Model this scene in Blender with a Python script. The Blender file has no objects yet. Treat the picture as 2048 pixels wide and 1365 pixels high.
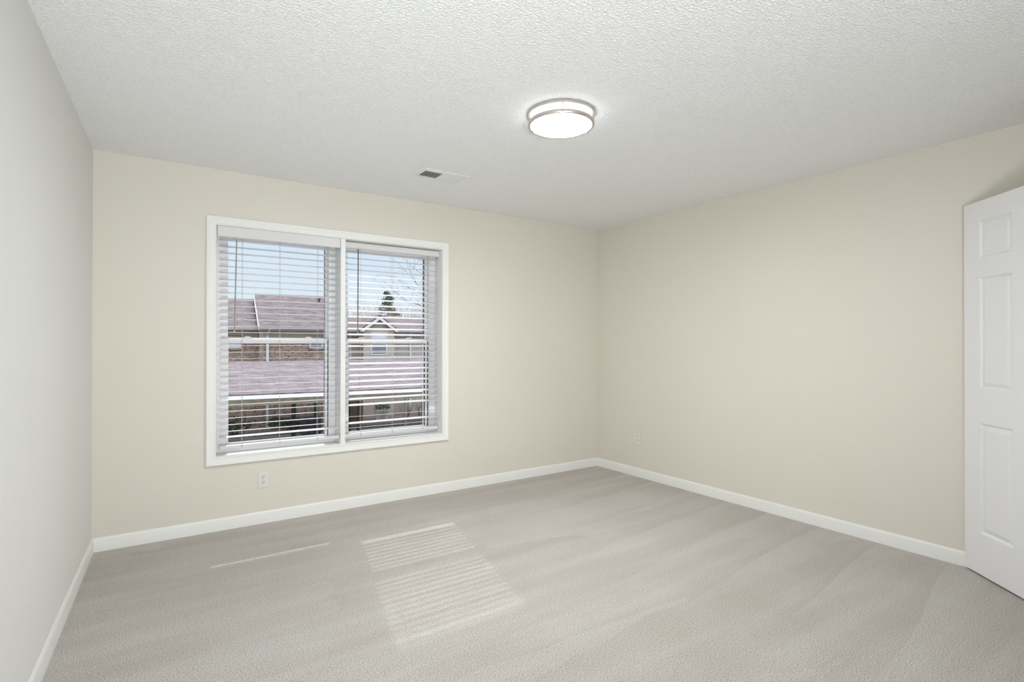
import bpy, bmesh, math, random
from mathutils import Vector, Matrix, Euler
random.seed(7)
R = math.radians
sc = bpy.context.scene
col = sc.collection

# ------------------------------------------------------------------ camera
F_PX, YAW, PITCH, ROLL, EYE = 1068.97, R(34.062), R(0.2523), R(0.0572), 1.2661
fwd = Vector((math.sin(YAW)*math.cos(PITCH), math.cos(YAW)*math.cos(PITCH), math.sin(PITCH)))
rgt = Vector((math.cos(YAW), -math.sin(YAW), 0)); upv = rgt.cross(fwd)
r2 = rgt*math.cos(ROLL) + upv*math.sin(ROLL); u2 = upv*math.cos(ROLL) - rgt*math.sin(ROLL)
cam = bpy.data.objects.new('camera', bpy.data.cameras.new('camera')); col.objects.link(cam)
cam.data.sensor_width = 36; cam.data.lens = 36*F_PX/2048; cam.data.clip_start = 0.05; cam.data.clip_end = 400
m4 = Matrix((r2, u2, -fwd)).transposed().to_4x4(); m4.translation = Vector((0, 0, EYE)); cam.matrix_world = m4
sc.camera = cam

# ------------------------------------------------------------------ light, sky, exposure
sc.view_settings.view_transform = 'Standard'; sc.view_settings.look = 'None'
sc.view_settings.gamma = 1; sc.view_settings.use_curve_mapping = False
sc.view_settings.exposure = 0.02
LAMP_BOTTOM, LAMP_SIDE = 172.0, 6.0
SUN, SKY_LOW, SKY_HIGH = 2.4, 1.0, 4.0
FILL = 50.0
sc.cycles.max_bounces = 16; sc.cycles.diffuse_bounces = 10; sc.cycles.transparent_max_bounces = 16
sc.cycles.caustics_reflective = False; sc.cycles.caustics_refractive = False
sc.cycles.sample_clamp_indirect = 8

w = bpy.data.worlds.new('sky'); sc.world = w; w.use_nodes = True
nt = w.node_tree; nt.nodes.clear()
def wn(t, **k):
    n = nt.nodes.new(t)
    for a, b in k.items(): setattr(n, a, b)
    return n
tc = wn('ShaderNodeTexCoord'); sx = wn('ShaderNodeSeparateXYZ'); nt.links.new(tc.outputs['Generated'], sx.inputs[0])
cr = wn('ShaderNodeValToRGB'); nt.links.new(sx.outputs['Z'], cr.inputs[0])
e = cr.color_ramp.elements
e[0].position = 0.0; e[0].color = (.84, .92, .98, 1)
e[1].position = 0.26; e[1].color = (.62, .79, .98, 1)
e2 = e.new(.48); e2.color = (.84, .91, 1, 1)
mr = wn('ShaderNodeMapRange'); nt.links.new(sx.outputs['Z'], mr.inputs['Value'])
mr.inputs['From Min'].default_value = .30; mr.inputs['From Max'].default_value = .65
mr.inputs['To Min'].default_value = SKY_LOW; mr.inputs['To Max'].default_value = SKY_HIGH
bg = wn('ShaderNodeBackground'); nt.links.new(cr.outputs[0], bg.inputs['Color']); nt.links.new(mr.outputs[0], bg.inputs['Strength'])
wo = wn('ShaderNodeOutputWorld'); nt.links.new(bg.outputs[0], wo.inputs[0])

sun = bpy.data.objects.new('sun', bpy.data.lights.new('sun', 'SUN')); col.objects.link(sun)
sun.data.energy = SUN; sun.data.angle = R(.6); sun.data.color = (1, .985, .965)
sun.rotation_euler = Vector((-.21, -1, -.87)).to_track_quat('-Z', 'Y').to_euler(); sun.location = (6, 30, 25)

# added soft fill light behind the camera, aimed up to brighten the ceiling
fl_ = bpy.data.objects.new('fill_light', bpy.data.lights.new('fill_light', 'AREA')); col.objects.link(fl_)
fl_.data.shape = 'DISK'; fl_.data.size = .7; fl_.data.energy = FILL; fl_.data.color = (.93, .975, 1.0); fl_.data.spread = R(115)
fl_.location = (.05, -1.3, .8); fl_.rotation_euler = (Vector((1.0, 2.7, 3.0)) - fl_.location).to_track_quat('-Z', 'Y').to_euler()

# ------------------------------------------------------------------ materials
def mat(name, color, rough=.5, metal=0.0, spec=.5):
    m = bpy.data.materials.new(name); m.use_nodes = True
    b = m.node_tree.nodes['Principled BSDF']
    b.inputs['Base Color'].default_value = (*color, 1); b.inputs['Roughness'].default_value = rough
    b.inputs['Metallic'].default_value = metal; b.inputs['Specular IOR Level'].default_value = spec
    return m
class N:
    def __init__(s, m): s.t = m.node_tree; s.b = s.t.nodes['Principled BSDF']
    def new(s, t, **k):
        n = s.t.nodes.new(t)
        for a, b in k.items():
            if a.startswith('i_'): n.inputs[a[2:].replace('_', ' ')].default_value = b
            else: setattr(n, a, b)
        return n
    def link(s, a, b): s.t.links.new(a, b)
    def coord(s, scale=(1, 1, 1), rot=(0, 0, 0), src='Object'):
        c = s.new('ShaderNodeTexCoord'); mp = s.new('ShaderNodeMapping')
        mp.inputs['Scale'].default_value = scale; mp.inputs['Rotation'].default_value = rot
        s.link(c.outputs[src], mp.inputs[0]); return mp.outputs[0]
    def noise(s, vec, scale, detail=2, rough=.5):
        n = s.new('ShaderNodeTexNoise'); n.inputs['Scale'].default_value = scale
        n.inputs['Detail'].default_value = detail; n.inputs['Roughness'].default_value = rough
        s.link(vec, n.inputs['Vector']); return n.outputs['Fac']
    def ramp(s, fac, stops):
        r = s.new('ShaderNodeValToRGB'); s.link(fac, r.inputs[0]); el = r.color_ramp.elements
        while len(el) < len(stops): el.new(.5)
        for q, (p, c) in zip(el, stops): q.position = p; q.color = (*c, 1) if len(c) == 3 else c
        return r.outputs[0]
    def mix(s, fac, a, b, mode='MIX'):
        x = s.new('ShaderNodeMix', data_type='RGBA', blend_type=mode)
        if isinstance(fac, float): x.inputs[0].default_value = fac
        else: s.link(fac, x.inputs[0])
        for i, v in ((6, a), (7, b)):
            if isinstance(v, tuple): x.inputs[i].default_value = (*v, 1)
            else: s.link(v, x.inputs[i])
        return x.outputs[2]
    def math(s, op, a, b=0.0):
        x = s.new('ShaderNodeMath', operation=op)
        for i, v in ((0, a), (1, b)):
            if isinstance(v, (int, float)): x.inputs[i].default_value = v
            else: s.link(v, x.inputs[i])
        return x.outputs[0]
    def bump(s, h, strength, dist):
        b = s.new('ShaderNodeBump'); b.inputs['Strength'].default_value = strength; b.inputs['Distance'].default_value = dist
        s.link(h, b.inputs['Height']); s.link(b.outputs[0], s.b.inputs['Normal']); return b
    def color(s, c): s.link(c, s.b.inputs['Base Color'])

def painted(name, color, rough=.7, bscale=220, bstr=.12, var=.02):
    m = mat(name, color, rough, spec=.3); n = N(m); v = n.coord()
    big = n.noise(v, 1.3, 2)
    n.color(n.mix(big, tuple(c*(1-var) for c in color), tuple(min(1, c*(1+var)) for c in color)))
    n.bump(n.noise(v, bscale, 2), bstr, .0015); return m
M = {}
M['cream'] = painted('cream wall paint', (.690, .664, .592))
M['white_wall'] = painted('white left wall', (.75, .75, .73))  # whiter base colour for the left wall alone
M['trim'] = painted('white semi-gloss trim paint', (.80, .80, .785), .35, 60, .05, .01)
M['door'] = painted('white door paint', (.77, .77, .78), .4, 400, .06, .01)
M['vinyl'] = painted('white vinyl', (.80, .80, .81), .35, 90, .03, .01)
M['slat'] = painted('white slat plastic', (.66, .655, .665), .4, 120, .03, .01)
M['valance'] = painted('white valance plastic', (.68, .68, .68), .4, 120, .03, .01)
M['plate'] = painted('white outlet plastic', (.70, .70, .675), .3, 120, .02, .01)
M['vent'] = painted('white vent enamel', (.75, .75, .745), .4, 120, .03, .01)
M['cord'] = painted('cream cord', (.56, .53, .49), .8, 600, .2, .02)
M['dark'] = painted('dark void', (.012, .012, .012), .8, 50, .02, .02)
M['gasket_gap'] = painted('dark grey gasket', (.06, .065, .08), .6, 50, .02, .02)
M['bead_grey'] = painted('grey glazing bead', (.30, .30, .31), .5, 50, .02, .02)
M['duct'] = painted('dark duct metal', (.02, .02, .02), .6, 50, .05, .05)

m = mat('stippled ceiling', (.87, .875, .89), .85, spec=.2); n = N(m); v = n.coord()
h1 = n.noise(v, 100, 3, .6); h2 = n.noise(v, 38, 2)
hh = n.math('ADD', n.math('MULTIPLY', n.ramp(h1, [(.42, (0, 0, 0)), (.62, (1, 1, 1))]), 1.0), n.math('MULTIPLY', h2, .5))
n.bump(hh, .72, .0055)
n.color(n.ramp(h1, [(.28, (.77, .77, .77)), (.43, (.93, .935, .945))])); M['ceiling'] = m  # hollows of the stipple coloured darker, relief shade put into the colour

m = mat('beige carpet', (.55, .5, .45), .95, spec=.05); n = N(m)
v = n.coord(); v2 = n.coord((.30, 3.0, 1), (0, 0, R(-5)))
tuft = n.noise(v, 190, 3, .75); fine = n.noise(v, 420, 2, .6)
streak = n.noise(v2, 1.6, 3, .5); blot = n.noise(v, 2.2, 3)
wob = n.new('ShaderNodeVectorMath', operation='ADD'); n.link(n.coord((.42, 2.7, 1), (0, 0, R(-5))), wob.inputs[0])
wsc = n.new('ShaderNodeVectorMath', operation='SCALE'); wn_ = n.new('ShaderNodeTexNoise'); wn_.inputs['Scale'].default_value = 4.0; n.link(v, wn_.inputs['Vector'])
n.link(wn_.outputs['Color'], wsc.inputs[0]); wsc.inputs['Scale'].default_value = .16; n.link(wsc.outputs[0], wob.inputs[1])
vo = n.new('ShaderNodeTexVoronoi'); vo.inputs['Scale'].default_value = 1.0; n.link(wob.outputs[0], vo.inputs['Vector'])
vs_ = n.new('ShaderNodeSeparateXYZ'); n.link(vo.outputs['Color'], vs_.inputs[0])
base = n.ramp(tuft, [(.31, (.15, .138, .122)), (.47, (.62, .592, .558)), (.66, (.87, .84, .805))])
nap = n.math('ADD', n.math('MULTIPLY', streak, .84), n.math('MULTIPLY', vs_.outputs[0], .16))
# vacuum strokes running in from the right-hand wall: each stroke leaves one sharp edge
px_ = n.new('ShaderNodeSeparateXYZ'); n.link(v, px_.inputs[0])
yy = n.math('ADD', n.math('ADD', px_.outputs[1], n.math('MULTIPLY', px_.outputs[0], -.13)), n.math('MULTIPLY', n.noise(n.coord((.5, 1, 1)), .8, 1), .22))
saw = n.math('FRACT', n.math('DIVIDE', yy, .37))
near = n.new('ShaderNodeMapRange'); n.link(px_.outputs[0], near.inputs['Value']); near.inputs['From Min'].default_value = 1.7; near.inputs['From Max'].default_value = 3.0
stroke = n.math('MULTIPLY', n.math('SUBTRACT', saw, .45), n.math('MULTIPLY', near.outputs[0], .18))
nap = n.math('ADD', nap, stroke)
base = n.mix(n.ramp(nap, [(.36, (0, 0, 0)), (.60, (1, 1, 1))]), n.mix(1.0, base, (.89, .865, .84), 'MULTIPLY'), base)
base = n.mix(n.ramp(blot, [(.35, (0, 0, 0)), (.65, (1, 1, 1))]), n.mix(1.0, base, (.955, .94, .92), 'MULTIPLY'), base)
n.color(base); n.bump(n.math('ADD', tuft, n.math('MULTIPLY', fine, .5)), .9, .008)
n.b.inputs['Sheen Weight'].default_value = .15; M['carpet'] = m

m = mat('brushed nickel', (.66, .61, .57), .38, 1.0); n = N(m); v = n.coord((1, 1, 60))
n.bump(n.noise(v, 40, 2), .08, .001); M['nickel'] = m
m = mat('tinted clear plastic wand', (.30, .27, .23), .25); n = N(m); v = n.coord()
n.color(n.ramp(n.noise(v, 8, 2), [(.3, (.26, .235, .20)), (.7, (.34, .31, .27))])); M['wand'] = m
m = mat('dark plastic wand', (.12, .11, .10), .25); n = N(m); v = n.coord()
n.color(n.ramp(n.noise(v, 8, 2), [(.3, (.10, .095, .09)), (.7, (.15, .14, .13))])); M['wand_dark'] = m

def emit(name, color, strength):
    m = bpy.data.materials.new(name); m.use_nodes = True; t = m.node_tree; t.nodes.clear()
    e = t.nodes.new('ShaderNodeEmission'); o = t.nodes.new('ShaderNodeOutputMaterial')
    e.inputs[0].default_value = (*color, 1); e.inputs[1].default_value = strength
    t.links.new(e.outputs[0], o.inputs[0]); return m
M['glow_bottom'] = emit('lit acrylic bottom', (.97, .985, 1.0), LAMP_BOTTOM)
M['glow_side'] = emit('lit acrylic side', (.97, .985, 1.0), LAMP_SIDE)

m = bpy.data.materials.new('window glass'); m.use_nodes = True; t = m.node_tree; t.nodes.clear()
tr = t.nodes.new('ShaderNodeBsdfTransparent'); tr.inputs[0].default_value = (.97, .98, .98, 1)
gl = t.nodes.new('ShaderNodeBsdfGlossy'); gl.inputs['Roughness'].default_value = .02
fr = t.nodes.new('ShaderNodeFresnel'); fr.inputs[0].default_value = 1.25
mx = t.nodes.new('ShaderNodeMixShader'); o = t.nodes.new('ShaderNodeOutputMaterial')
t.links.new(fr.outputs[0], mx.inputs[0]); t.links.new(tr.outputs[0], mx.inputs[1]); t.links.new(gl.outputs[0], mx.inputs[2]); t.links.new(mx.outputs[0], o.inputs[0])
M['glass'] = m

def shingles(name, c1, c2, mort):
    m = mat(name, c1, .9, spec=.1); n = N(m); v = n.coord()
    b = n.new('ShaderNodeTexBrick'); n.link(v, b.inputs['Vector'])
    b.inputs['Scale'].default_value = 1; b.inputs['Brick Width'].default_value = .42; b.inputs['Row Height'].default_value = .15
    b.inputs['Mortar Size'].default_value = .010; b.inputs['Bias'].default_value = 0
    b.inputs['Color1'].default_value = (*c1, 1); b.inputs['Color2'].default_value = (*c2, 1); b.inputs['Mortar'].default_value = (*mort, 1)
    sv = n.ramp(n.noise(n.coord((1, 8, 1)), 2.4, 5, .75), [(.38, (.50, .49, .50)), (.60, (1.45, 1.45, 1.45))])
    n.color(n.mix(1.0, b.outputs['Color'], sv, 'MULTIPLY'))
    n.bump(b.outputs['Fac'], -.4, .01); return m
M['shingle'] = shingles('mauve brown shingles', (.115, .088, .088), (.165, .13, .13), (.095, .072, .073))
M['shingle_pale'] = shingles('pale mauve shingles', (.13, .101, .105), (.185, .15, .154), (.105, .081, .086))

m = mat('brown brick', (.4, .3, .25), .9, spec=.1); n = N(m)
c = n.new('ShaderNodeTexCoord'); s_ = n.new('ShaderNodeSeparateXYZ'); n.link(c.outputs['Object'], s_.inputs[0])
cb = n.new('ShaderNodeCombineXYZ'); n.link(n.math('ADD', s_.outputs[0], s_.outputs[1]), cb.inputs[0]); n.link(s_.outputs[2], cb.inputs[1])
b = n.new('ShaderNodeTexBrick'); n.link(cb.outputs[0], b.inputs['Vector']); b.inputs['Scale'].default_value = 1
b.inputs['Brick Width'].default_value = .22; b.inputs['Row Height'].default_value = .075; b.inputs['Mortar Size'].default_value = .008
b.inputs['Color1'].default_value = (.26, .165, .125, 1); b.inputs['Color2'].default_value = (.38, .27, .215, 1); b.inputs['Mortar'].default_value = (.40, .33, .28, 1)
vv = n.new('ShaderNodeMapping'); vv.inputs['Scale'].default_value = (6.5, 19, 1); n.link(cb.outputs[0], vv.inputs[0])
n.color(n.mix(n.ramp(n.noise(vv.outputs[0], 1.0, 1), [(.56, (0, 0, 0)), (.63, (1, 1, 1))]), b.outputs['Color'], (.12, .08, .075)))
n.bump(b.outputs['Fac'], -.3, .008); M['brick'] = m

def siding(name, color, pitch=.14):
    m = mat(name, color, .7, spec=.2); n = N(m)
    c = n.new('ShaderNodeTexCoord'); s_ = n.new('ShaderNodeSeparateXYZ'); n.link(c.outputs['Object'], s_.inputs[0])
    f = n.math('FRACT', n.math('DIVIDE', s_.outputs[2], pitch))
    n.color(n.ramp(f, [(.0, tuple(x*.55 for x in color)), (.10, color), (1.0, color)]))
    n.bump(f, .6, .012); return m
M['siding'] = siding('beige lap siding', (.46, .40, .355))
M['siding_tan'] = siding('tan gable siding', (.33, .28, .21))
def rough_noise(name, a, b, scale, rough=.9, bump=.3):
    m = mat(name, a, rough, spec=.15); n = N(m); v = n.coord(); f = n.noise(v, scale, 4, .6)
    n.color(n.ramp(f, [(.3, a), (.7, b)])); n.bump(f, bump, .02); return m
M['ext_white'] = rough_noise('white exterior paint', (.60, .59, .58), (.66, .65, .64), 3, .5, .02)
M['soffit'] = rough_noise('tan soffit', (.42, .37, .29), (.50, .44, .35), 3, .7, .02)
M['pavement'] = rough_noise('pale concrete pavement', (.60, .58, .56), (.70, .68, .65), 6, .9, .1)
M['mulch'] = rough_noise('dark mulch', (.06, .045, .04), (.26, .21, .18), 7, .95, .5)
M['bark'] = rough_noise('grey brown bark', (.20, .16, .13), (.34, .28, .24), 30)
M['bark_dark'] = rough_noise('dark bark', (.07, .05, .045), (.14, .11, .09), 30)
M['twig'] = rough_noise('pale tan twigs', (.46, .38, .33), (.66, .57, .50), 9)
M['twig_red'] = rough_noise('reddish brown twigs', (.30, .20, .16), (.44, .32, .27), 9)
M['needle'] = rough_noise('dark green needles', (.05, .09, .05), (.17, .21, .12), 2.5)
M['leaf'] = rough_noise('dark green leaves', (.035, .06, .04), (.12, .16, .10), 8)
M['petal'] = rough_noise('pink petals', (.62, .10, .16), (.80, .22, .28), 20)
M['pot'] = rough_noise('white glazed pot', (.80, .80, .84), (.86, .86, .88), 6, .4, .02)
M['post'] = rough_noise('dark painted post', (.03, .035, .035), (.06, .065, .06), 8, .6, .1)
M['beam'] = rough_noise('weathered beam', (.18, .16, .12), (.28, .25, .19), 5, .8, .1)
M['fence_wood'] = rough_noise('brown fence boards', (.28, .20, .13), (.42, .31, .21), 4, .8, .2)
M['pane'] = mat('house window glass', (.17, .18, .22), .1); n = N(M['pane']); n.color(n.ramp(n.noise(n.coord(), 2, 2), [(.3, (.13, .14, .17)), (.7, (.22, .23, .28))]))
M['pane_pale'] = mat('house window with pale blind', (.56, .58, .62), .2); n = N(M['pane_pale']); n.color(n.ramp(n.noise(n.coord(), 2, 2), [(.3, (.52, .54, .58)), (.7, (.60, .62, .66))]))
M['ac'] = rough_noise('blue grey metal', (.09, .10, .13), (.14, .15, .19), 5, .5, .05)

# ------------------------------------------------------------------ mesh helpers
class MB:
    def __init__(s): s.v = []; s.f = []
    def add(s, vs, fs):
        o = len(s.v); s.v += [tuple(x) for x in vs]; s.f += [tuple(i+o for i in f) for f in fs]; return s
    def box(s, x0, x1, y0, y1, z0, z1):
        return s.add([(x0,y0,z0),(x1,y0,z0),(x1,y1,z0),(x0,y1,z0),(x0,y0,z1),(x1,y0,z1),(x1,y1,z1),(x0,y1,z1)],
                     [(0,3,2,1),(4,5,6,7),(0,1,5,4),(1,2,6,5),(2,3,7,6),(3,0,4,7)])
    def prism(s, poly, a, b, axis='z'):       # poly of 2-D points swept from a to b along the axis
        def P(p, h): return {'z': (p[0], p[1], h), 'x': (h, p[0], p[1]), 'y': (p[0], h, p[1])}[axis]
        k = len(poly)
        return s.add([P(p, a) for p in poly] + [P(p, b) for p in poly],
                     [tuple(range(k))[::-1], tuple(range(k, 2*k))] + [(i, (i+1) % k, k+(i+1) % k, k+i) for i in range(k)])
    def loft(s, rings, closed=True, caps=True):
        k = len(rings[0]); vs = [p for r in rings for p in r]; fs = []
        for j in range(len(rings)-1):
            for i in range(k if closed else k-1):
                fs.append((j*k+i, j*k+(i+1) % k, (j+1)*k+(i+1) % k, (j+1)*k+i))
        if caps and closed: fs += [tuple(range(k))[::-1], tuple(range((len(rings)-1)*k, len(rings)*k))]
        return s.add(vs, fs)
    def tube(s, pts, r, n=6, r1=None):
        pts = [Vector(p) for p in pts]; rings = []; r1 = r if r1 is None else r1
        for i, p in enumerate(pts):
            d = (pts[min(i+1, len(pts)-1)] - pts[max(i-1, 0)]).normalized()
            a = d.cross(Vector((0, 0, 1)) if abs(d.z) < .9 else Vector((1, 0, 0))).normalized(); b = d.cross(a)
            q = r + (r1-r)*i/max(1, len(pts)-1)
            rings.append([p + (a*math.cos(2*math.pi*k/n) + b*math.sin(2*math.pi*k/n))*q for k in range(n)])
        return s.loft(rings)
    def lathe(s, prof, c=(0, 0, 0), n=48, closed=False):     # profile of (radius, z)
        rings = []
        for k in range(n):
            a = 2*math.pi*k/n; rings.append([(c[0]+r*math.cos(a), c[1]+r*math.sin(a), c[2]+z) for r, z in prof])
        kk = len(prof); vs = [p for r in rings for p in r]; fs = []
        for j in range(n):
            j2 = (j+1) % n
            for i in range(kk if closed else kk-1):
                i2 = (i+1) % kk; fs.append((j*kk+i, j2*kk+i, j2*kk+i2, j*kk+i2))
        return s.add(vs, fs)
    def frame(s, x0, x1, z0, z1, prof, y):    # mitred picture frame: profile of (outward, depth towards -Y)
        rings = []
        for cx, cz, sx_, sz in ((x0, z0, -1, -1), (x1, z0, 1, -1), (x1, z1, 1, 1), (x0, z1, -1, 1)):
            rings.append([(cx+sx_*u, y-d, cz+sz*u) for u, d in prof])
        k = len(prof); vs = [p for r in rings for p in r]
        fs = [(j*k+i, j*k+(i+1) % k, ((j+1) % 4)*k+(i+1) % k, ((j+1) % 4)*k+i) for j in range(4) for i in range(k)]
        return s.add(vs, fs)
    def build(s, name, m, parent=None, smooth=False, bevel=0, xf=None):
        me = bpy.data.meshes.new(name); me.from_pydata(s.v, [], s.f)
        bm = bmesh.new(); bm.from_mesh(me); bmesh.ops.recalc_face_normals(bm, faces=bm.faces); bm.to_mesh(me); bm.free()
        me.materials.append(m if not isinstance(m, str) else M[m])
        if smooth:
            for p in me.polygons: p.use_smooth = True
        o = bpy.data.objects.new(name, me); col.objects.link(o)
        if parent: o.parent = parent
        if xf: o.matrix_local = xf
        if smooth == 'angle':
            me.set_sharp_from_angle(angle=R(40))
        if bevel:
            b = o.modifiers.new('edge', 'BEVEL'); b.width = bevel; b.segments = 2; b.limit_method = 'ANGLE'; b.angle_limit = R(40)
        return o
def box(name, m, x0, x1, y0, y1, z0, z1, parent=None, bevel=0): return MB().box(x0, x1, y0, y1, z0, z1).build(name, m, parent, bevel=bevel)
def tag(o, label=None, cat=None, group=None, kind=None):
    for k, v in (('label', label), ('category', cat), ('group', group), ('kind', kind)):
        if v: o[k] = v
    return o
def empty(name, loc=(0, 0, 0), rz=0):
    o = bpy.data.objects.new(name, None); col.objects.link(o); o.location = loc; o.rotation_euler = (0, 0, rz); o.empty_display_size = .1; return o
def struct(o, label=None, cat=None): return tag(o, label, cat, kind='structure')
def copy_tree(o, parent=None):
    c = o.copy(); col.objects.link(c); c.parent = parent
    for ch in list(o.children): copy_tree(ch, c)
    return c

# ------------------------------------------------------------------ the room
YB, XR, H, FRONT = 4.101, 3.843, 2.44, -1.6
TL = math.tan(R(2.09))
def xl(y): return -.2927 - TL*(YB-y)
OX0, OX1, OZ0, OZ1 = .366, 2.052, .500, 2.063          # window opening
HX0, HX1, HZ0, HZ1 = OX0-.014, OX1+.014, OZ0-.018, OZ1+.014
YO = YB+.27
struct(box('floor', 'carpet', -1.0, 5.4, FRONT-.2, YO, -.12, 0), 'beige cut pile carpet with faint vacuum tracks', 'carpet')
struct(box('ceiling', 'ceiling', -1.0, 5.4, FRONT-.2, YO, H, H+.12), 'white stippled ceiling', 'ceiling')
wb = MB().box(-.8, HX0, YB, YO, 0, H).box(HX1, XR+.12, YB, YO, 0, H).box(HX0, HX1, YB, YO, 0, HZ0).box(HX0, HX1, YB, YO, HZ1, H)
struct(wb.build('wall_back', 'cream'), 'cream painted wall holding the double window', 'wall')
struct(MB().prism([(xl(YB), YB), (xl(FRONT), FRONT), (xl(FRONT)-.15, FRONT), (xl(YB)-.15, YB)], 0, H).build('wall_left', 'white_wall'), 'plain white wall beside the window wall', 'wall')
DY0, DY1, DZ = .20, .96, 1.995
wr = MB().box(XR, XR+.12, DY1+.02, YB, 0, H).box(XR, XR+.12, FRONT, DY0-.02, 0, H).box(XR, XR+.12, DY0-.02, DY1+.02, DZ+.02, H)
struct(wr.build('wall_right', 'cream'), 'cream painted wall ending at the open white door', 'wall')
struct(box('wall_front', 'cream', -1.0, XR+.12, FRONT-.15, FRONT, 0, H))
hall = MB().box(5.2, 5.3, -.4, 1.6, 0, H).box(XR+.12, 5.3, 1.5, 1.6, 0, H).box(XR+.12, 5.3, -.4, -.3, 0, H)
struct(hall.build('wall_hall', 'cream'))

BP = [(0, 0), (.012, 0), (.012, .060), (.0105, .066), (.0105, .069), (.007, .077), (.004, .083), (0, .083)]
def baseboard(name, p0, p1, m0, m1, label):   # p0->p1 with the room on the left-hand side of travel
    p0, p1 = Vector(p0), Vector(p1); d = (p1-p0).normalized(); nn = Vector((-d.y, d.x))
    rings = []
    for p, sgn in ((p0, m0), (p1, m1)):
        rings.append([(*(p + nn*o + d*(sgn*o)), z) for o, z in BP])
    return struct(MB().loft(rings).build(name, 'trim', smooth='angle'), label, 'baseboard')
g = .0005
baseboard('baseboard_back', (XR-g, YB-g), (xl(YB)+g, YB-g), 1, -1, 'white baseboard under the window wall')
baseboard('baseboard_left', (xl(YB)+g, YB-g), (xl(FRONT)+g, FRONT), 1, 0, 'white baseboard along the white wall')
baseboard('baseboard_right', (XR-g, DY1+.06), (XR-g, YB-g), 0, -1, 'white baseboard running to the open door')
baseboard('baseboard_front', (xl(FRONT), FRONT+g), (XR, FRONT+g), 0, 0, None)
# doorway lining and casing (behind the open door)
dj = MB().box(XR-.004, XR+.124, DY1, DY1+.02, 0, DZ+.02).box(XR-.004, XR+.124, DY0-.02, DY0, 0, DZ+.02).box(XR-.004, XR+.124, DY0-.02, DY1+.02, DZ, DZ+.02)
dj.box(XR-.016, XR, DY1+.005, DY1+.045, 0, DZ+.045).box(XR-.016, XR, DY0-.06, DY0-.005, 0, DZ+.06).box(XR-.016, XR, DY0-.06, DY1+.045, DZ+.005, DZ+.046)
struct(dj.build('trim_3', 'trim', bevel=.003))

# window casing, lining, mullion
CP = [(0, 0), (0, .008), (.004, .012), (.010, .012), (.013, .009), (.030, .010), (.043, .013), (.048, .017), (.056, .0185), (.060, .016), (.062, .010), (.062, 0)]
struct(MB().frame(OX0, OX1, OZ0, OZ1, CP, YB-g).build('trim_1', 'trim', smooth='angle'), 'white moulded casing around the double window', 'window casing')
MX0, MX1 = 1.197, 1.233
YF0, YF1 = 4.235, 4.365                                 # vinyl window frame depth
lin = MB().box(HX0, OX0, YB-.001, YO, HZ0, HZ1).box(OX1, HX1, YB-.001, YO, HZ0, HZ1).box(OX0, OX1, YB-.001, YO, OZ1, HZ1)
lin.box(OX0, OX1, YB-.001, YO, HZ0, OZ0).box(MX0, MX1, YB-.006, YO, OZ0, OZ1)
struct(lin.build('trim_2', 'trim', bevel=.0015), 'white window lining, sill and centre mullion', 'window lining')

def window(name, x0, x1, fl, frr, gapw, lock_x, bead, label):
    """double hung vinyl window between x0 and x1; fl / frr = frame width at either side"""
    root = struct(empty(name, ((x0+x1)/2, YF0, OZ0)), label, 'window')
    inv = Matrix.Translation(-Vector(root.location))
    def B(mb, nm, m, par=root, bevel=.002, smooth=False):
        if par is root: o = mb.build(nm, m, root, smooth, bevel); o.matrix_local = inv
        else: o = mb.build(nm, m, par, smooth, bevel)
        return o
    a, b = x0+fl, x1-frr
    fr = MB().box(x0+.001, a, YF0, YF1, OZ0+.001, OZ1-.001).box(b, x1-.001, YF0, YF1, OZ0+.001, OZ1-.001)
    fr.box(a, b, YF0, YF1, OZ0+.001, OZ0+.022).box(a, b, YF0, YF1, OZ1-.026, OZ1-.001)
    fr.box(a, a+.012, YF0+.055, YF0+.063, OZ0+.02, OZ1-.026).box(b-.012, b, YF0+.055, YF0+.063, 1.31, OZ1-.026)
    B(fr, 'window_frame', 'vinyl')
    def sash(nm, y0, y1, z0, z1, sl, sr, rb, rt):
        ax, bx = a+.001, b-gapw
        f = MB().box(ax, ax+sl, y0, y1, z0, z1).box(bx-sr, bx, y0, y1, z0, z1).box(ax+sl, bx-sr, y0, y1, z0, z0+rb).box(ax+sl, bx-sr, y0, y1, z1-rt, z1)
        o = B(f, nm, 'vinyl')
        gm = MB().box(ax+sl, bx-sr, (y0+y1)/2-.002, (y0+y1)/2+.002, z0+rb, z1-rt)
        gl_ = B(gm, 'glass_pane', 'glass', o, 0)
        k = .004
        gk = MB().box(bx-sr-k, bx-sr, y0+.008, y1-.004, z0+rb, z1-rt).box(ax+sl, bx-sr, y0+.008, y1-.004, z1-rt-.003, z1-rt)
        B(gk, 'glazing_bead', bead, o, 0)
        return o, bx
    lo, bx = sash('lower_sash', YF0+.020, YF0+.052, OZ0+.022, 1.298, .050, .018, .035, .034)
    sash('upper_sash', YF0+.064, YF0+.096, 1.268, OZ1-.026, .050, .006, .036, .030)
    B(MB().box(bx+.0015, b-.0005, YF0+.022, YF0+.05, OZ0+.05, 1.285), 'gap_strip', 'gasket_gap', bevel=0)  # dark strip in place of the shadow gap beside the lower sash
    for lx in lock_x:
        lk = MB(); zt = 1.298
        for hw, hh, ya, yb in ((.036, .008, .020, .050), (.026, .017, .024, .046)):
            lk.prism([(lx+hw*math.cos(math.pi*i/12), zt+hh*math.sin(math.pi*i/12)) for i in range(13)], YF0+ya, YF0+yb, 'y')
        B(lk, 'sash_lock', 'vinyl')
    return root
window('window_1', OX0, MX0, .040, .050, .006, (.580, 1.003), 'bead_grey', 'white double hung window behind the taller flat valance')
window('window_2', MX1, OX1, .024, .055, .009, (1.415, 1.826), 'gasket_gap', 'white double hung window behind the rounded valance')

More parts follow.
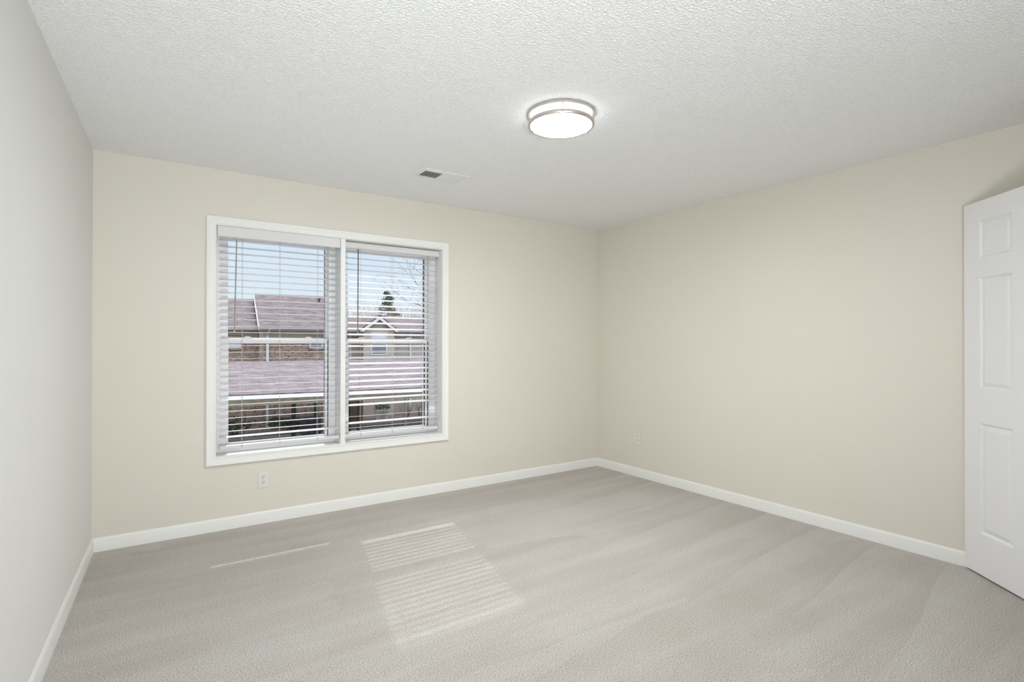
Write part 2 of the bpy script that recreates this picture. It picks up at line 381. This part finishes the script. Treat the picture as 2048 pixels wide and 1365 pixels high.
# ------------------------------------------------------------------ blinds
def slat_ring(x, yc, z, wd, th, tilt, crown):
    pts = []
    for sgn in (1, -1):
        for i in range(5) if sgn > 0 else range(4, -1, -1):
            t_ = i/4*2-1; yy = t_*wd/2; zz = crown*(1-t_*t_) - crown*.6 + sgn*th/2
            pts.append((x, yc + yy, z + zz + tilt*yy))
    return pts
def blind(name, label, x0, x1, yc, slats, wd, th, rail, cords, valance, wand_top, wand_bot, wand_mat, rounded):
    root = tag(empty(name, ((x0+x1)/2, yc, OZ1-.002)), label, 'blind', 'window blinds')
    inv = Matrix.Translation(-Vector(root.location))
    def B(mb, nm, m, par=root, bevel=0, smooth=False):
        o = mb.build(nm, m, par, smooth, bevel)
        if par is root: o.matrix_local = inv
        return o
    vx0, vx1, vz0, vz1, vy = valance
    hr = MB().box(x0+.002, x1-.002, yc-.024, yc+.024, vz0+.012, OZ1-.003)
    B(hr, 'head_rail', 'slat', bevel=.002)
    if rounded:
        hgt = vz1-vz0; prof = [(vy+.012, vz0), (vy+.004, vz0+.003), (vy, vz0+.012), (vy-.002, vz0+hgt/2), (vy, vz1-.012), (vy+.004, vz1-.003), (vy+.012, vz1), (vy+.016, vz1), (vy+.016, vz0)]
        B(MB().prism(prof, vx0, vx1, 'x'), 'valance', 'valance', bevel=.001)
    else:
        B(MB().box(vx0, vx1, vy, vy+.008, vz0, vz1).box(vx0, vx0+.006, vy+.008, vy+.012, vz0, vz1), 'valance', 'valance', bevel=.002)
    sl = MB()
    for z, tilt, xa, xb in slats:
        sl.loft([slat_ring(x0 if xa is None else xa, yc, z, wd, th, tilt, .0014), slat_ring(x1 if xb is None else xb, yc, z, wd, th, tilt, .0014)])
    B(sl, 'slats', 'slat', smooth='angle')
    rl = B(MB().box(x0, x1, yc-.025, yc+.025, rail[0], rail[1]), 'bottom_rail', 'slat', bevel=.003)
    tilt_of = {s[0]: s[1] for s in slats}
    for cx in cords:
        cd = MB(); zs = sorted(tilt_of)
        for sgn in (-1, 1):
            pts = [(cx + sgn*.004, yc + sgn*(wd/2+.001), rail[1]-.004)] + [(cx + sgn*.004, yc+sgn*(wd/2+.001), z + sgn*tilt_of[z]*wd/2) for z in zs] + [(cx + sgn*.004, yc+sgn*(wd/2+.001), vz0+.014)]
            cd.tube(pts, .0007, 4)
        cd.tube([(cx, yc-wd/2-.002, rail[1]), (cx, yc-wd/2-.002, vz0+.014)], .0006, 4)
        cd.box(cx-.006, cx+.006, yc-.027, yc-.0255, rail[0]+.002, rail[1]-.001)
        B(cd, 'ladder_cord', 'cord')
    wt, wb_ = Vector(wand_top), Vector(wand_bot)
    wnd = B(MB().tube([wt, wt.lerp(wb_, .5), wb_], .0042, 6), 'tilt_wand', wand_mat)
    B(MB().tube([wb_, wb_-Vector((0, 0, .010))], .0048, 6), 'wand_tip', 'cord', wnd); B(MB().tube([wt+Vector((0, .004, .012)), wt], .003, 6), 'wand_hook', 'cord', wnd)
    return root
random.seed(3)
ls = []
for i in range(31):
    z = 1.975 - .04537*i + random.uniform(-.0012, .0012) + (.008 if i == 30 else 0)
    ls.append((z, -.055 + random.uniform(-.008, .008) if i < 30 else .12, None, 1.088 if i == 29 else None))
blind('window_blind', 'white blind with level slats under the taller flat valance', .390, 1.191, 4.132, ls, .050, .0012, (.541, .563),
      (.526, .770, 1.033), (.371, 1.192, 1.990, 2.061, 4.087), (.486, 4.082, 1.975), (.473, 4.082, 1.350), 'wand', False)
rs = []
z = 1.983
i = 0
while z > .775:
    tl = 0.0 if z > 1.80 else (.28 if z > 1.42 else .28 - .11*(1.42-z)/.64)
    rs.append((z + random.uniform(-.0015, .0015), tl + random.uniform(-.015, .015), None, None)); z -= .0462
for z, tl in ((.688, -.13), (.639, .14), (.600, -.14)): rs.append((z, tl, None, None))
blind('window_blind', 'white blind with tilted slats under the shorter rounded valance', 1.243, 2.046, 4.188, rs, .050, .0016, (.532, .557),
      (1.375, 1.639, 1.905), (1.238, 2.049, 2.006, 2.058, 4.148), (1.345, 4.142, 2.002), (1.343, 4.142, 1.352), 'wand_dark', True)

# ------------------------------------------------------------------ ceiling light
LX, LY = 1.735, 2.12
lamp = tag(empty('ceiling_light', (LX, LY, H)), 'round flush ceiling light with two nickel rings, switched on', 'ceiling light')
MB().lathe([(0, 0), (.171, 0), (.172, -.004), (.170, -.016), (.160, -.017), (0, -.017)], n=72).build('mounting_ring', 'nickel', lamp, 'angle')
MB().lathe([(.156, -.015), (.157, -.030), (.156, -.0485)], n=72).build('side_shade', 'glow_side', lamp, True)
dm = [(.1545, -.0485)] + [(.1535*math.cos(a), -.0500-.016*math.sin(a)) for a in [math.pi/2*i/8 for i in range(9)]]
MB().lathe(dm, n=72).build('diffuser', 'glow_bottom', lamp, True)
MB().lathe([(.157, -.046), (.168, -.046), (.1695, -.050), (.1695, -.060), (.167, -.0635), (.157, -.0635), (.1555, -.060), (.1555, -.049)], n=72, closed=True).build('trim_ring', 'nickel', lamp, 'angle')
vw = math.atan2(-LY, -LX)
for k in range(3):
    a = vw + .05 + k*2*math.pi/3; d = Vector((math.cos(a), math.sin(a), 0))
    p = MB().tube([d*.1685+Vector((0, 0, -.012)), d*.1685+Vector((0, 0, -.050))], .0022, 8)
    p.tube([d*.1705+Vector((0, 0, -.046)), d*.1705+Vector((0, 0, -.068))], .0028, 8).tube([d*.1705+Vector((0, 0, -.066)), d*.150+Vector((0, 0, -.0672))], .0024, 8)
    p.build('post', 'nickel', lamp, True)

# ------------------------------------------------------------------ ceiling vent
vx0, vx1, vy0, vy1 = 1.500, 1.850, 3.272, 3.470
vent = tag(empty('ceiling_vent', ((vx0+vx1)/2, (vy0+vy1)/2, H)), 'white ceiling register with one dark slotted half', 'vent')
cx, cy = (vx0+vx1)/2, (vy0+vy1)/2
ix0, ix1, iy0, iy1 = 1.532-cx, 1.818-cx, 3.310-cy, 3.440-cy
hx, hy = (vx1-vx0)/2, (vy1-vy0)/2
fm = MB()
rings = [[(sx_*(hx), sy*(hy), -.0005) for sx_, sy in ((-1,-1),(1,-1),(1,1),(-1,1))], [(sx_*(hx-.004), sy*(hy-.004), -.005) for sx_, sy in ((-1,-1),(1,-1),(1,1),(-1,1))],
         [(x, y, -.009) for x, y in ((ix0,iy0),(ix1,iy0),(ix1,iy1),(ix0,iy1))], [(x, y, -.0008) for x, y in ((ix0,iy0),(ix1,iy0),(ix1,iy1),(ix0,iy1))]]
fm.loft(rings, caps=False); fm.box(-.008, .006, iy0, iy1, -.009, -.002); fm.build('vent_frame', 'vent', vent)
box('duct_backing', 'duct', ix0, ix1, iy0, iy1, -.0012, -.0006, vent)
for bank, (x0, x1, lean) in enumerate(((ix0, -.008, -1), (.006, ix1, 1))):
    lv = MB()
    for k in range(12):
        xc = x0 + (x1-x0)*(k+.5)/12; hw = (.0043 if bank == 0 else .0052)
        bt = .0022 if bank == 0 else .0012
        lv.prism([(xc-hw, -.0085), (xc-hw+bt, -.0090), (xc+hw+bt, -.0022), (xc+hw, -.0018)] if lean < 0 else
                 [(xc+hw, -.0085), (xc+hw+bt, -.0090), (xc-hw+bt, -.0018), (xc-hw, -.0018)], iy0, iy1, 'y')
    lv.build('louvre_bank', 'vent', vent)

# ------------------------------------------------------------------ wall outlets
def outlet(label):
    root = tag(empty('wall_outlet'), label, 'outlet', 'wall outlets')
    MB().prism([(-.035, -.0575), (.035, -.0575), (.035, .0575), (-.035, .0575)], -.0005, -.005, 'y').build('cover_plate', 'plate', root, bevel=.002)
    for zc in (.0195, -.0195):
        pts = []
        for i in range(24):
            a = 2*math.pi*i/24; pts.append((.0172*math.cos(a), zc + max(-.0135, min(.0135, .0172*math.sin(a)))))
        rc = MB().prism(pts, -.0045, -.0072, 'y').build('receptacle', 'plate', root)
        st = MB().box(-.0078, -.0050, -.0078, -.0070, zc, zc+.0085).box(.0050, .0074, -.0078, -.0070, zc+.0008, zc+.0078)
        st.prism([(.0028*math.cos(2*math.pi*i/10), zc-.0068+.0028*math.sin(2*math.pi*i/10)) for i in range(10)], -.0078, -.0070, 'y')
        st.build('socket_slots', 'dark', rc)
    MB().lathe([(0, .0062), (.0024, .0060), (.003, .0048), (.003, .004)], n=12).build('screw', 'plate', root, True, xf=Matrix.Rotation(R(90), 4, 'X'))
    return root
o1 = outlet('white double outlet on the wall below the window'); o1.location = (.660, YB, .306)
o2 = copy_tree(o1); o2['label'] = 'white double outlet on the wall between corner and door'
o2.location = (XR, 3.545, .362); o2.rotation_euler = (0, 0, R(-90))

# ------------------------------------------------------------------ open six-panel door
door = struct(empty('door_1', (3.812, 1.071, .012), math.atan2(-.763, -.647)), 'white six panel door standing open', 'door')
DW, DH, DT = .76, 2.032, .035
# local x along the leaf, local y: the room face looks to -y in local coordinates
st, ml = .112, .100
cols_ = [(st, DW/2-ml/2), (DW/2+ml/2, DW-st)]
rows_ = [(.225, .823), (1.010, 1.615), (1.722, 1.922)]
leaf = MB()
xs = [0] + [c for p in cols_ for c in p] + [DW]; zs_ = [0] + [c for p in rows_ for c in p] + [DH]
for face_y, inw in ((0.0, 1), (DT, -1)):
    for i in range(len(xs)-1):
        for j in range(len(zs_)-1):
            if i % 2 == 1 and j % 2 == 1: continue
            leaf.add([(xs[i], face_y, zs_[j]), (xs[i+1], face_y, zs_[j]), (xs[i+1], face_y, zs_[j+1]), (xs[i], face_y, zs_[j+1])], [(0, 1, 2, 3)])
leaf.add([(0,0,0),(DW,0,0),(DW,DT,0),(0,DT,0),(0,0,DH),(DW,0,DH),(DW,DT,DH),(0,DT,DH)], [(0,1,2,3),(4,5,6,7),(0,3,7,4),(1,2,6,5)])
leaf.build('door_leaf', 'door', door)
for (x0, x1) in cols_:
    for (z0, z1) in rows_:
        pm = MB()
        for face_y, inw in ((0.0, 1), (DT, -1)):
            steps = [(0, 0), (.003, .0035), (.006, .0040), (.010, .0095), (.014, .0095), (.030, .0040), (.034, .0030)]
            rg = [[(x0+o, face_y+inw*d, z0+o), (x1-o, face_y+inw*d, z0+o), (x1-o, face_y+inw*d, z1-o), (x0+o, face_y+inw*d, z1-o)] for o, d in steps]
            vs = [p for r in rg for p in r]; fs = [(j*4+i, j*4+(i+1) % 4, (j+1)*4+(i+1) % 4, (j+1)*4+i) for j in range(len(rg)-1) for i in range(4)]
            fs.append(tuple(range(len(vs)-4, len(vs)))); pm.add(vs, fs)
        pm.build('door_panel', 'door', door)
kn = MB()
kn.lathe([(0, .052), (.020, .050), (.027, .038), (.024, .026), (.012, .020), (.012, .006), (.031, .005), (.032, 0)], n=32)
kn.build('door_knob', 'nickel', door, True, xf=Matrix.Translation((DW-.06, -.0005, .93)) @ Matrix.Rotation(R(90), 4, 'X'))

# ------------------------------------------------------------------ outdoors (second-floor view; the ground lies 2.75 m below)
GZ = -2.75
EXA = math.atan2(-.0975829, .9952274)                   # heading of the houses' fronts
Eh, Nh = Vector((math.cos(EXA), math.sin(EXA), 0)), Vector((-math.sin(EXA), math.cos(EXA), 0))
def at(s, d, z=GZ): return Eh*s + Nh*d + Vector((0, 0, z))
def outdoor(name, s, d, label, cat, group=None, z=GZ):
    return tag(empty(name, at(s, d, z), EXA), label, cat, group)
gmesh = MB().box(-40, 60, 4.6, 25.4, GZ-.3, GZ)
xo = Matrix.Rotation(EXA, 4, 'Z')
struct(gmesh.build('ground', 'pavement', xf=xo), 'pale concrete paving seen below the carport', 'pavement')
struct(MB().box(-40, 60, 25.4, 120, GZ-.35, GZ+.02).build('ground_bed', 'mulch', xf=xo), 'dark mulch bed in front of the houses', 'mulch bed')

# local frame of a house: x along the front (s), y away (d), z up from the ground
def house_window(parent, x0, x1, z0, z1, y, pane, sill=True):
    t_ = .06
    f = MB().frame(x0+t_, x1-t_, z0+t_, z1-t_, [(0, -.02), (0, .03), (t_, .03), (t_, -.02)], y).box(x0+t_, x1-t_, y-.02, y-.001, (z0+z1)/2-.02, (z0+z1)/2+.02)
    f = f.build('window', 'ext_white', parent)
    MB().box(x0+t_, x1-t_, y-.008, y-.002, z0+t_, z1-t_).build('pane', pane, f)
    if sill: MB().box(x0-.05, x1+.05, y-.05, y-.001, z0-.09, z0-.005).build('window_sill', 'brick', f)
def zz(z): return z - GZ                                # room height -> height above ground

# brick townhouse: main block and a set-back block on its left
bh = outdoor('brick_townhouse', 0, 28, 'brown brick townhouse with mauve shingled gable roofs', 'house')
ev = zz(1.93)
MB().box(1.55, 5.2, 0, 6.5, 0, ev).build('wall', 'brick', bh)
MB().box(-6, 1.549, .8, 6.5, 0, ev).build('wall', 'brick', bh)
def roof(parent, x0, x1, y0, z0, y1, z1, m='shingle', th=.12):
    return MB().prism([(y0, z0), (y1, z1), (y1+(y1-y0), z0), (y1+(y1-y0), z0-th), (y1, z1-th), (y0, z0-th)], x0, x1, 'x').build('roof', m, parent)
roof(bh, 1.50, 5.35, -.50, zz(2.05), 4.3, zz(3.98))
roof(bh, -6, 1.49, .35, zz(2.03), 4.8, zz(3.70))
def gutter(parent, x0, x1, y, z, hgt=.13):
    return MB().prism([(y, z), (y-.11, z), (y-.11, z-.03), (y-.085, z-.06), (y-.06, z-hgt), (y, z-hgt)], x0, x1, 'x').build('gutter', 'ext_white', parent)
gutter(bh, 1.50, 5.35, -.50, zz(2.06)); gutter(bh, -6, 1.49, .35, zz(2.04))
MB().box(1.50, 5.3, -.5, 0, ev-.06, ev-.02).build('soffit', 'soffit', bh); MB().box(-6, 1.49, .35, .8, ev-.06, ev-.02).build('soffit', 'soffit', bh)
MB().box(1.55, 5.2, -.03, -.001, ev-.42, ev-.07).build('frieze_board', 'soffit', bh)
MB().box(-6, 1.54, .77, .799, ev-.42, ev-.07).build('frieze_board', 'soffit', bh)
MB().prism([(-.50, zz(2.06)), (4.3, zz(3.99)), (4.3, zz(3.99)-.20), (-.50, zz(2.06)-.20)], 1.475, 1.499, 'x').build('rake_board', 'ext_white', bh)
dsp = MB().box(1.84, 1.95, -.13, -.031, 0, ev-.30).tube([(1.895, -.08, ev-.30), (1.895, -.10, ev-.25), (1.96, -.46, ev-.03), (1.96, -.53, ev+.02)], .055, 8)
dsp.build('downspout', 'ext_white', bh)
house_window(bh, .12, .80, zz(1.02), zz(2.0)-.35, .8, 'pane_pale')
house_window(bh, 3.79, 4.42, zz(1.02), zz(2.0)-.35, 0, 'pane')
MB().lathe([(.05, 0), (.05, .12), (.10, .16), (.10, .22), (0, .25)], n=16).build('vent_pipe', 'post', bh, True, xf=Matrix.Translation((4.72, 3.3, zz(3.52))))

# beige house with a small front gable
sh = outdoor('siding_house', 0, 30, 'beige siding house with a white-trimmed front gable', 'house')
se = zz(1.92)
MB().box(5.95, 16, 0, 7, 0, se).build('wall', 'siding', sh)
roof(sh, 5.6, 16, -.55, zz(2.02), 4.0, zz(2.98))
gutter(sh, 5.6, 6.55, -.55, zz(2.03)); gutter(sh, 8.55, 16, -.55, zz(2.03))
MB().box(5.6, 16, -.55, 0, se-.05, se-.01).build('soffit', 'soffit', sh)
MB().box(5.95, 6.75, -.03, -.001, se-.32, se-.05).build('frieze_board', 'soffit', sh)
MB().box(8.35, 16, -.03, -.001, se-.32, se-.05).build('frieze_board', 'soffit', sh)
gx, ga, gb, gz0, gz1 = 7.52, 6.58, 8.48, zz(2.02), zz(2.74)
MB().prism([(ga+.1, gz0), (gb-.1, gz0), (gx, gz1-.05)], -.88, 3.0, 'y').build('gable', 'siding_tan', sh)
MB().box(ga+.1, gb-.1, -.88, -.001, 0, gz0-.001).build('gable_wall', 'siding', sh)
MB().prism([(ga-.1, gz0-.08), (gx, gz1), (gb+.1, gz0-.08), (gb+.1, gz0+.0), (gx, gz1+.08), (ga-.1, gz0+.0)], -1.02, 3.4, 'y').build('gable_roof', 'shingle', sh)
MB().prism([(ga-.12, gz0-.10), (gx, gz1-.02), (gb+.12, gz0-.10), (gb-.06, gz0-.14), (gx, gz1-.19), (ga+.06, gz0-.14)], -1.06, -1.021, 'y').build('rake_board', 'ext_white', sh)
house_window(sh, 7.08, 7.97, zz(.62), zz(1.83), -.88, 'pane', False)
MB().box(7.16, 7.89, -.90, -.893, zz(1.25), zz(1.76)).build('window_blind', 'pane_pale', sh)
MB().box(9.50, 9.60, -.11, -.001, 0, se-.05).build('downspout', 'ext_white', sh); MB().box(6.10, 6.20, -.11, -.001, 0, se-.05).build('downspout', 'ext_white', sh)

# carport
cp = outdoor('carport', 0, 17, 'long carport with pale mauve shingles between the houses', 'carport')
cr_ = MB().prism([(0, zz(-.20)), (6.0, zz(.56)), (9.5, zz(.02)), (9.5, zz(-.10)), (6.0, zz(.44)), (0, zz(-.32))], -8, 20, 'x'); cr_.build('roof', 'shingle_pale', cp)
MB().box(-8, 20, -.03, -.001, zz(-.34), zz(-.235)).build('fascia', 'ext_white', cp)
MB().box(-8, 20, .25, .45, zz(-.56), zz(-.33)).build('beam', 'beam', cp)
for s_, d_, w_ in ((2.48, 5.6, .08), (3.32, 5.6, .08), (4.63, 5.6, .04), (5.00, 5.6, .055), (-1.5, 5.6, .08), (9.2, 5.6, .08)):
    MB().box(s_-w_, s_+w_, d_-w_, d_+w_, 0, zz(.30)).build('post', 'post', cp, bevel=.01)
MB().box(6.95, 7.05, 5.55, 5.65, 0, zz(.30)).build('post', 'ext_white', cp, bevel=.01)['label'] = 'slim cream post'

# fence panel behind the paired posts
fp = outdoor('fence_panel', 5.64, 26.5, 'brown board fence panel between two dark carport posts', 'fence')
fb = MB()
for k in range(6): fb.box(-.42+k*.14, -.42+k*.14+.128, 0, .02, .05, 1.75)
fb.build('boards', 'fence_wood', fp); [MB().box(-.42, .42, .021, .06, h_, h_+.1).build('rail', 'fence_wood', fp) for h_ in (.3, 1.4)]

# ---- plants
def leafcloud(mb, n, fx, size):
    for _ in range(n):
        p = Vector(fx()); a = Vector((random.gauss(0, 1), random.gauss(0, 1), random.gauss(0, .6))).normalized()
        b = a.cross(Vector((random.gauss(0, 1), random.gauss(0, 1), random.gauss(0, 1)))).normalized()
        s_ = size*random.uniform(.6, 1.3)
        mb.add([p-a*s_, p+b*s_*.4, p+a*s_, p-b*s_*.4], [(0, 1, 2, 3)])
def ball(rx, ry, rz, cz):
    while True:
        p = Vector((random.uniform(-1, 1), random.uniform(-1, 1), random.uniform(-1, 1)))
        if p.length < 1: return (p.x*rx, p.y*ry, cz + p.z*rz)
def branch(mb, p, d, ln, r, depth, spread=.5, up=.15, kids=3):
    pts = [Vector(p)]; d = Vector(d).normalized()
    for k in range(3):
        d = (d + Vector((random.gauss(0, .13), random.gauss(0, .13), random.gauss(0, .10)+up*.3))).normalized(); pts.append(pts[-1] + d*ln/3)
    mb.tube(pts, r, 4 if depth < 3 else 5, r*.55)
    if depth <= 0: return
    for k in range(kids):
        q = pts[random.choice((1, 2, 2, 3))]; a = random.uniform(0, 6.283)
        side = d.orthogonal().normalized(); side = Matrix.Rotation(a, 3, d) @ side
        branch(mb, q, d + side*random.uniform(spread*.6, spread*1.4), ln*random.uniform(.5, .75), r*.5, depth-1, spread, up, kids)

pot = outdoor('planter_pot', 7.36, 27.9, 'big white planter pot with a dark leafy plant', 'planter')
MB().lathe([(0, 0), (.30, 0), (.38, .50), (.40, .52), (.40, .56), (.36, .56), (.34, .48), (0, .46)], n=32).build('pot', 'pot', pot, 'angle')
lf = MB(); leafcloud(lf, 260, lambda: ball(.42, .42, .22, .66), .07); lf.build('foliage', 'leaf', pot)
fl = MB(); leafcloud(fl, 30, lambda: tuple(Vector(ball(.09, .09, .12, .60)) + Vector((-.40, -.1, 0))), .05); fl.build('flower', 'petal', pot)
for s_, d_, rx, rz, lab in ((.45, 26.2, .75, .42, 'low dark green shrub by the brick wall, farthest from the beige house'), (2.35, 27.3, .5, .28, 'low dark green shrub at the foot of the white downspout'), (2.9, 26.4, .55, .30, 'low dark green shrub behind the dark carport post')):
    b_ = outdoor('shrub', s_, d_, lab, 'shrub', 'shrubs along the brick wall')
    lf = MB(); leafcloud(lf, 500, lambda: ball(rx, .45, rz, rz+.02), .07); lf.build('foliage', 'leaf', b_)
    sm = MB(); [branch(sm, (0, 0, 0), (random.uniform(-.6, .6), random.uniform(-.4, .4), 1), rz*1.2, .012, 1) for _ in range(4)]; sm.build('stem', 'bark', b_)
for s_, lab in ((8.45, 'bare reddish shrub with upright twigs beside the white planter'), (9.25, 'bare reddish shrub with upright twigs at the far post')):
    b_ = outdoor('bare_shrub', s_, 27.0, lab, 'shrub', 'bare shrubs by the planter')
    tw = MB()
    for k in range(14): branch(tw, (random.uniform(-.12, .12), random.uniform(-.12, .12), 0), (random.uniform(-.7, .7), random.uniform(-.5, .5), 1), .75, .014, 2, .45, .2, 2)
    tw.build('twigs', 'twig_red', b_)
hd = outdoor('hedge', 8.6, 28.2, 'dark clipped hedge along the beige wall', 'hedge')
lf = MB(); leafcloud(lf, 2600, lambda: (random.uniform(1.1, 6), random.uniform(-.3, .3), random.uniform(.05, .7)), .08); lf.build('foliage', 'leaf', hd); hd['kind'] = 'stuff'
ub = outdoor('utility_cabinet', 3.45, 25.2, 'dark blue grey cabinet on the ground behind the carport posts', 'cabinet')
MB().box(-.42, .42, -.3, .3, 0, .68).build('body', 'ac', ub, bevel=.02); MB().box(-.44, .44, -.32, .32, .681, .72).build('lid', 'ac', ub, bevel=.01)

# evergreen beyond the roof
ev_ = outdoor('evergreen_tree', 12.35, 45, 'dark green evergreen rising behind the gable roof', 'tree')
MB().tube([(0, 0, 0), (.05, 0, 4), (0, 0, 8.3)], .16, 8, .02).build('trunk', 'bark_dark', ev_)
nd = MB()
for k in range(46):
    zb = 5.2 + 3.25*(k/46)**.85; L_ = (.22 + 1.25*(8.6-zb)/3.0)*random.uniform(.6, 1.2); a = random.uniform(0, 6.283)
    d = Vector((math.cos(a), math.sin(a), 0))
    for q in range(int(34*L_)+10):
        t_ = random.uniform(.08, 1); c_ = d*L_*t_ + Vector((0, 0, zb - .30*t_*L_ + .30*t_*t_*L_)); sd = d.cross(Vector((0, 0, 1)))*random.uniform(-.22, .22)*(1.15-t_)
        leafcloud(nd, 1, lambda: c_ + sd*1.6 + Vector((0, 0, random.uniform(-.07, .05))), .13)
nd.build('foliage', 'needle', ev_)

# bare trees beyond the roofs
random.seed(11)
for k, (s_, d_, hgt, lab) in enumerate(((9.6, 50, 5.4, 'pale bare tree behind the beige roof, first from the mullion'), (12.2, 58, 6.6, 'taller pale bare tree left of the evergreen'),
        (8.3, 64, 5.6, 'short pale bare tree at the edge of the right pane'), (14.6, 50, 5.3, 'pale bare tree right of the evergreen'), (19.0, 60, 6.0, 'pale bare tree at the far right edge of the pane'))):
    t_ = outdoor('bare_tree', s_, d_, lab, 'tree', 'bare trees behind the roofs')
    tk = MB().tube([(0, 0, 0), (.05, 0, 2), (0, .05, hgt*.62)], .12, 6, .06); tk.build('trunk', 'bark', t_)
    br = MB()
    for q in range(6): branch(br, (0, 0, hgt*random.uniform(.35, .62)), (random.uniform(-.8, .8), random.uniform(-.8, .8), 1.1), hgt*.42, .035, 3, .45, .2, 3)
    br.build('branches', 'twig', t_)
th = outdoor('thicket', 11.1, 41.0, 'leafless reddish thicket along the roof line', 'thicket')
tw = MB()
for k in range(170):
    branch(tw, (random.uniform(-4.2, 4.6), random.uniform(-.5, .5), 4.1), (random.uniform(-.4, .4), random.uniform(-.15, .15), 1), random.uniform(1.2, 1.9), .018, 2, .45, .2, 3)
for k in range(40): tw.tube([(random.uniform(-4, 4.4), random.uniform(-.5, .5), 0)]*1 + [(random.uniform(-4, 4.4), random.uniform(-.5, .5), 4.3)], .03, 4)
tw.build('twigs', 'twig_red', th); th['kind'] = 'stuff'

# near bare tree whose twigs reach in from the right
nt_ = tag(empty('bare_tree', (6.4, 11.6, GZ)), 'dark bare tree close by, twigs reaching across the upper right pane', 'tree')
MB().tube([(0, 0, 0), (-.05, 0, 2.5), (.05, -.1, 4.6), (0, 0, 6.6)], .17, 8, .06).build('trunk', 'bark_dark', nt_)
br = MB(); random.seed(5)
for z0, tip in ((4.5, (-2.4, -1.5, 5.05)), (4.7, (-2.35, -1.4, 5.35)), (4.9, (-2.3, -1.6, 5.75)), (4.6, (-2.0, -1.2, 5.5)), (5.1, (-2.0, -1.5, 6.0)), (4.3, (-2.0, -1.3, 4.85)), (5.2, (1.8, 1.2, 6.9)), (4.8, (1.5, -1.5, 6.4))):
    p0 = Vector((0, 0, z0)); p1 = Vector(tip); pts = [p0 + (p1-p0)*k/5 + Vector((random.gauss(0, .05), random.gauss(0, .05), random.gauss(0, .05)))*(1 if 0 < k < 5 else 0) for k in range(6)]
    br.tube(pts, .009, 5, .002); d = (p1-p0).normalized()
    for k in range(2, 6):
        for q in range(2): branch(br, pts[k], d + Vector((random.gauss(0, .5), random.gauss(0, .5), random.gauss(.1, .45))), .42, .003, 2, .75, .0, 2)
br.build('branches', 'bark_dark', nt_)
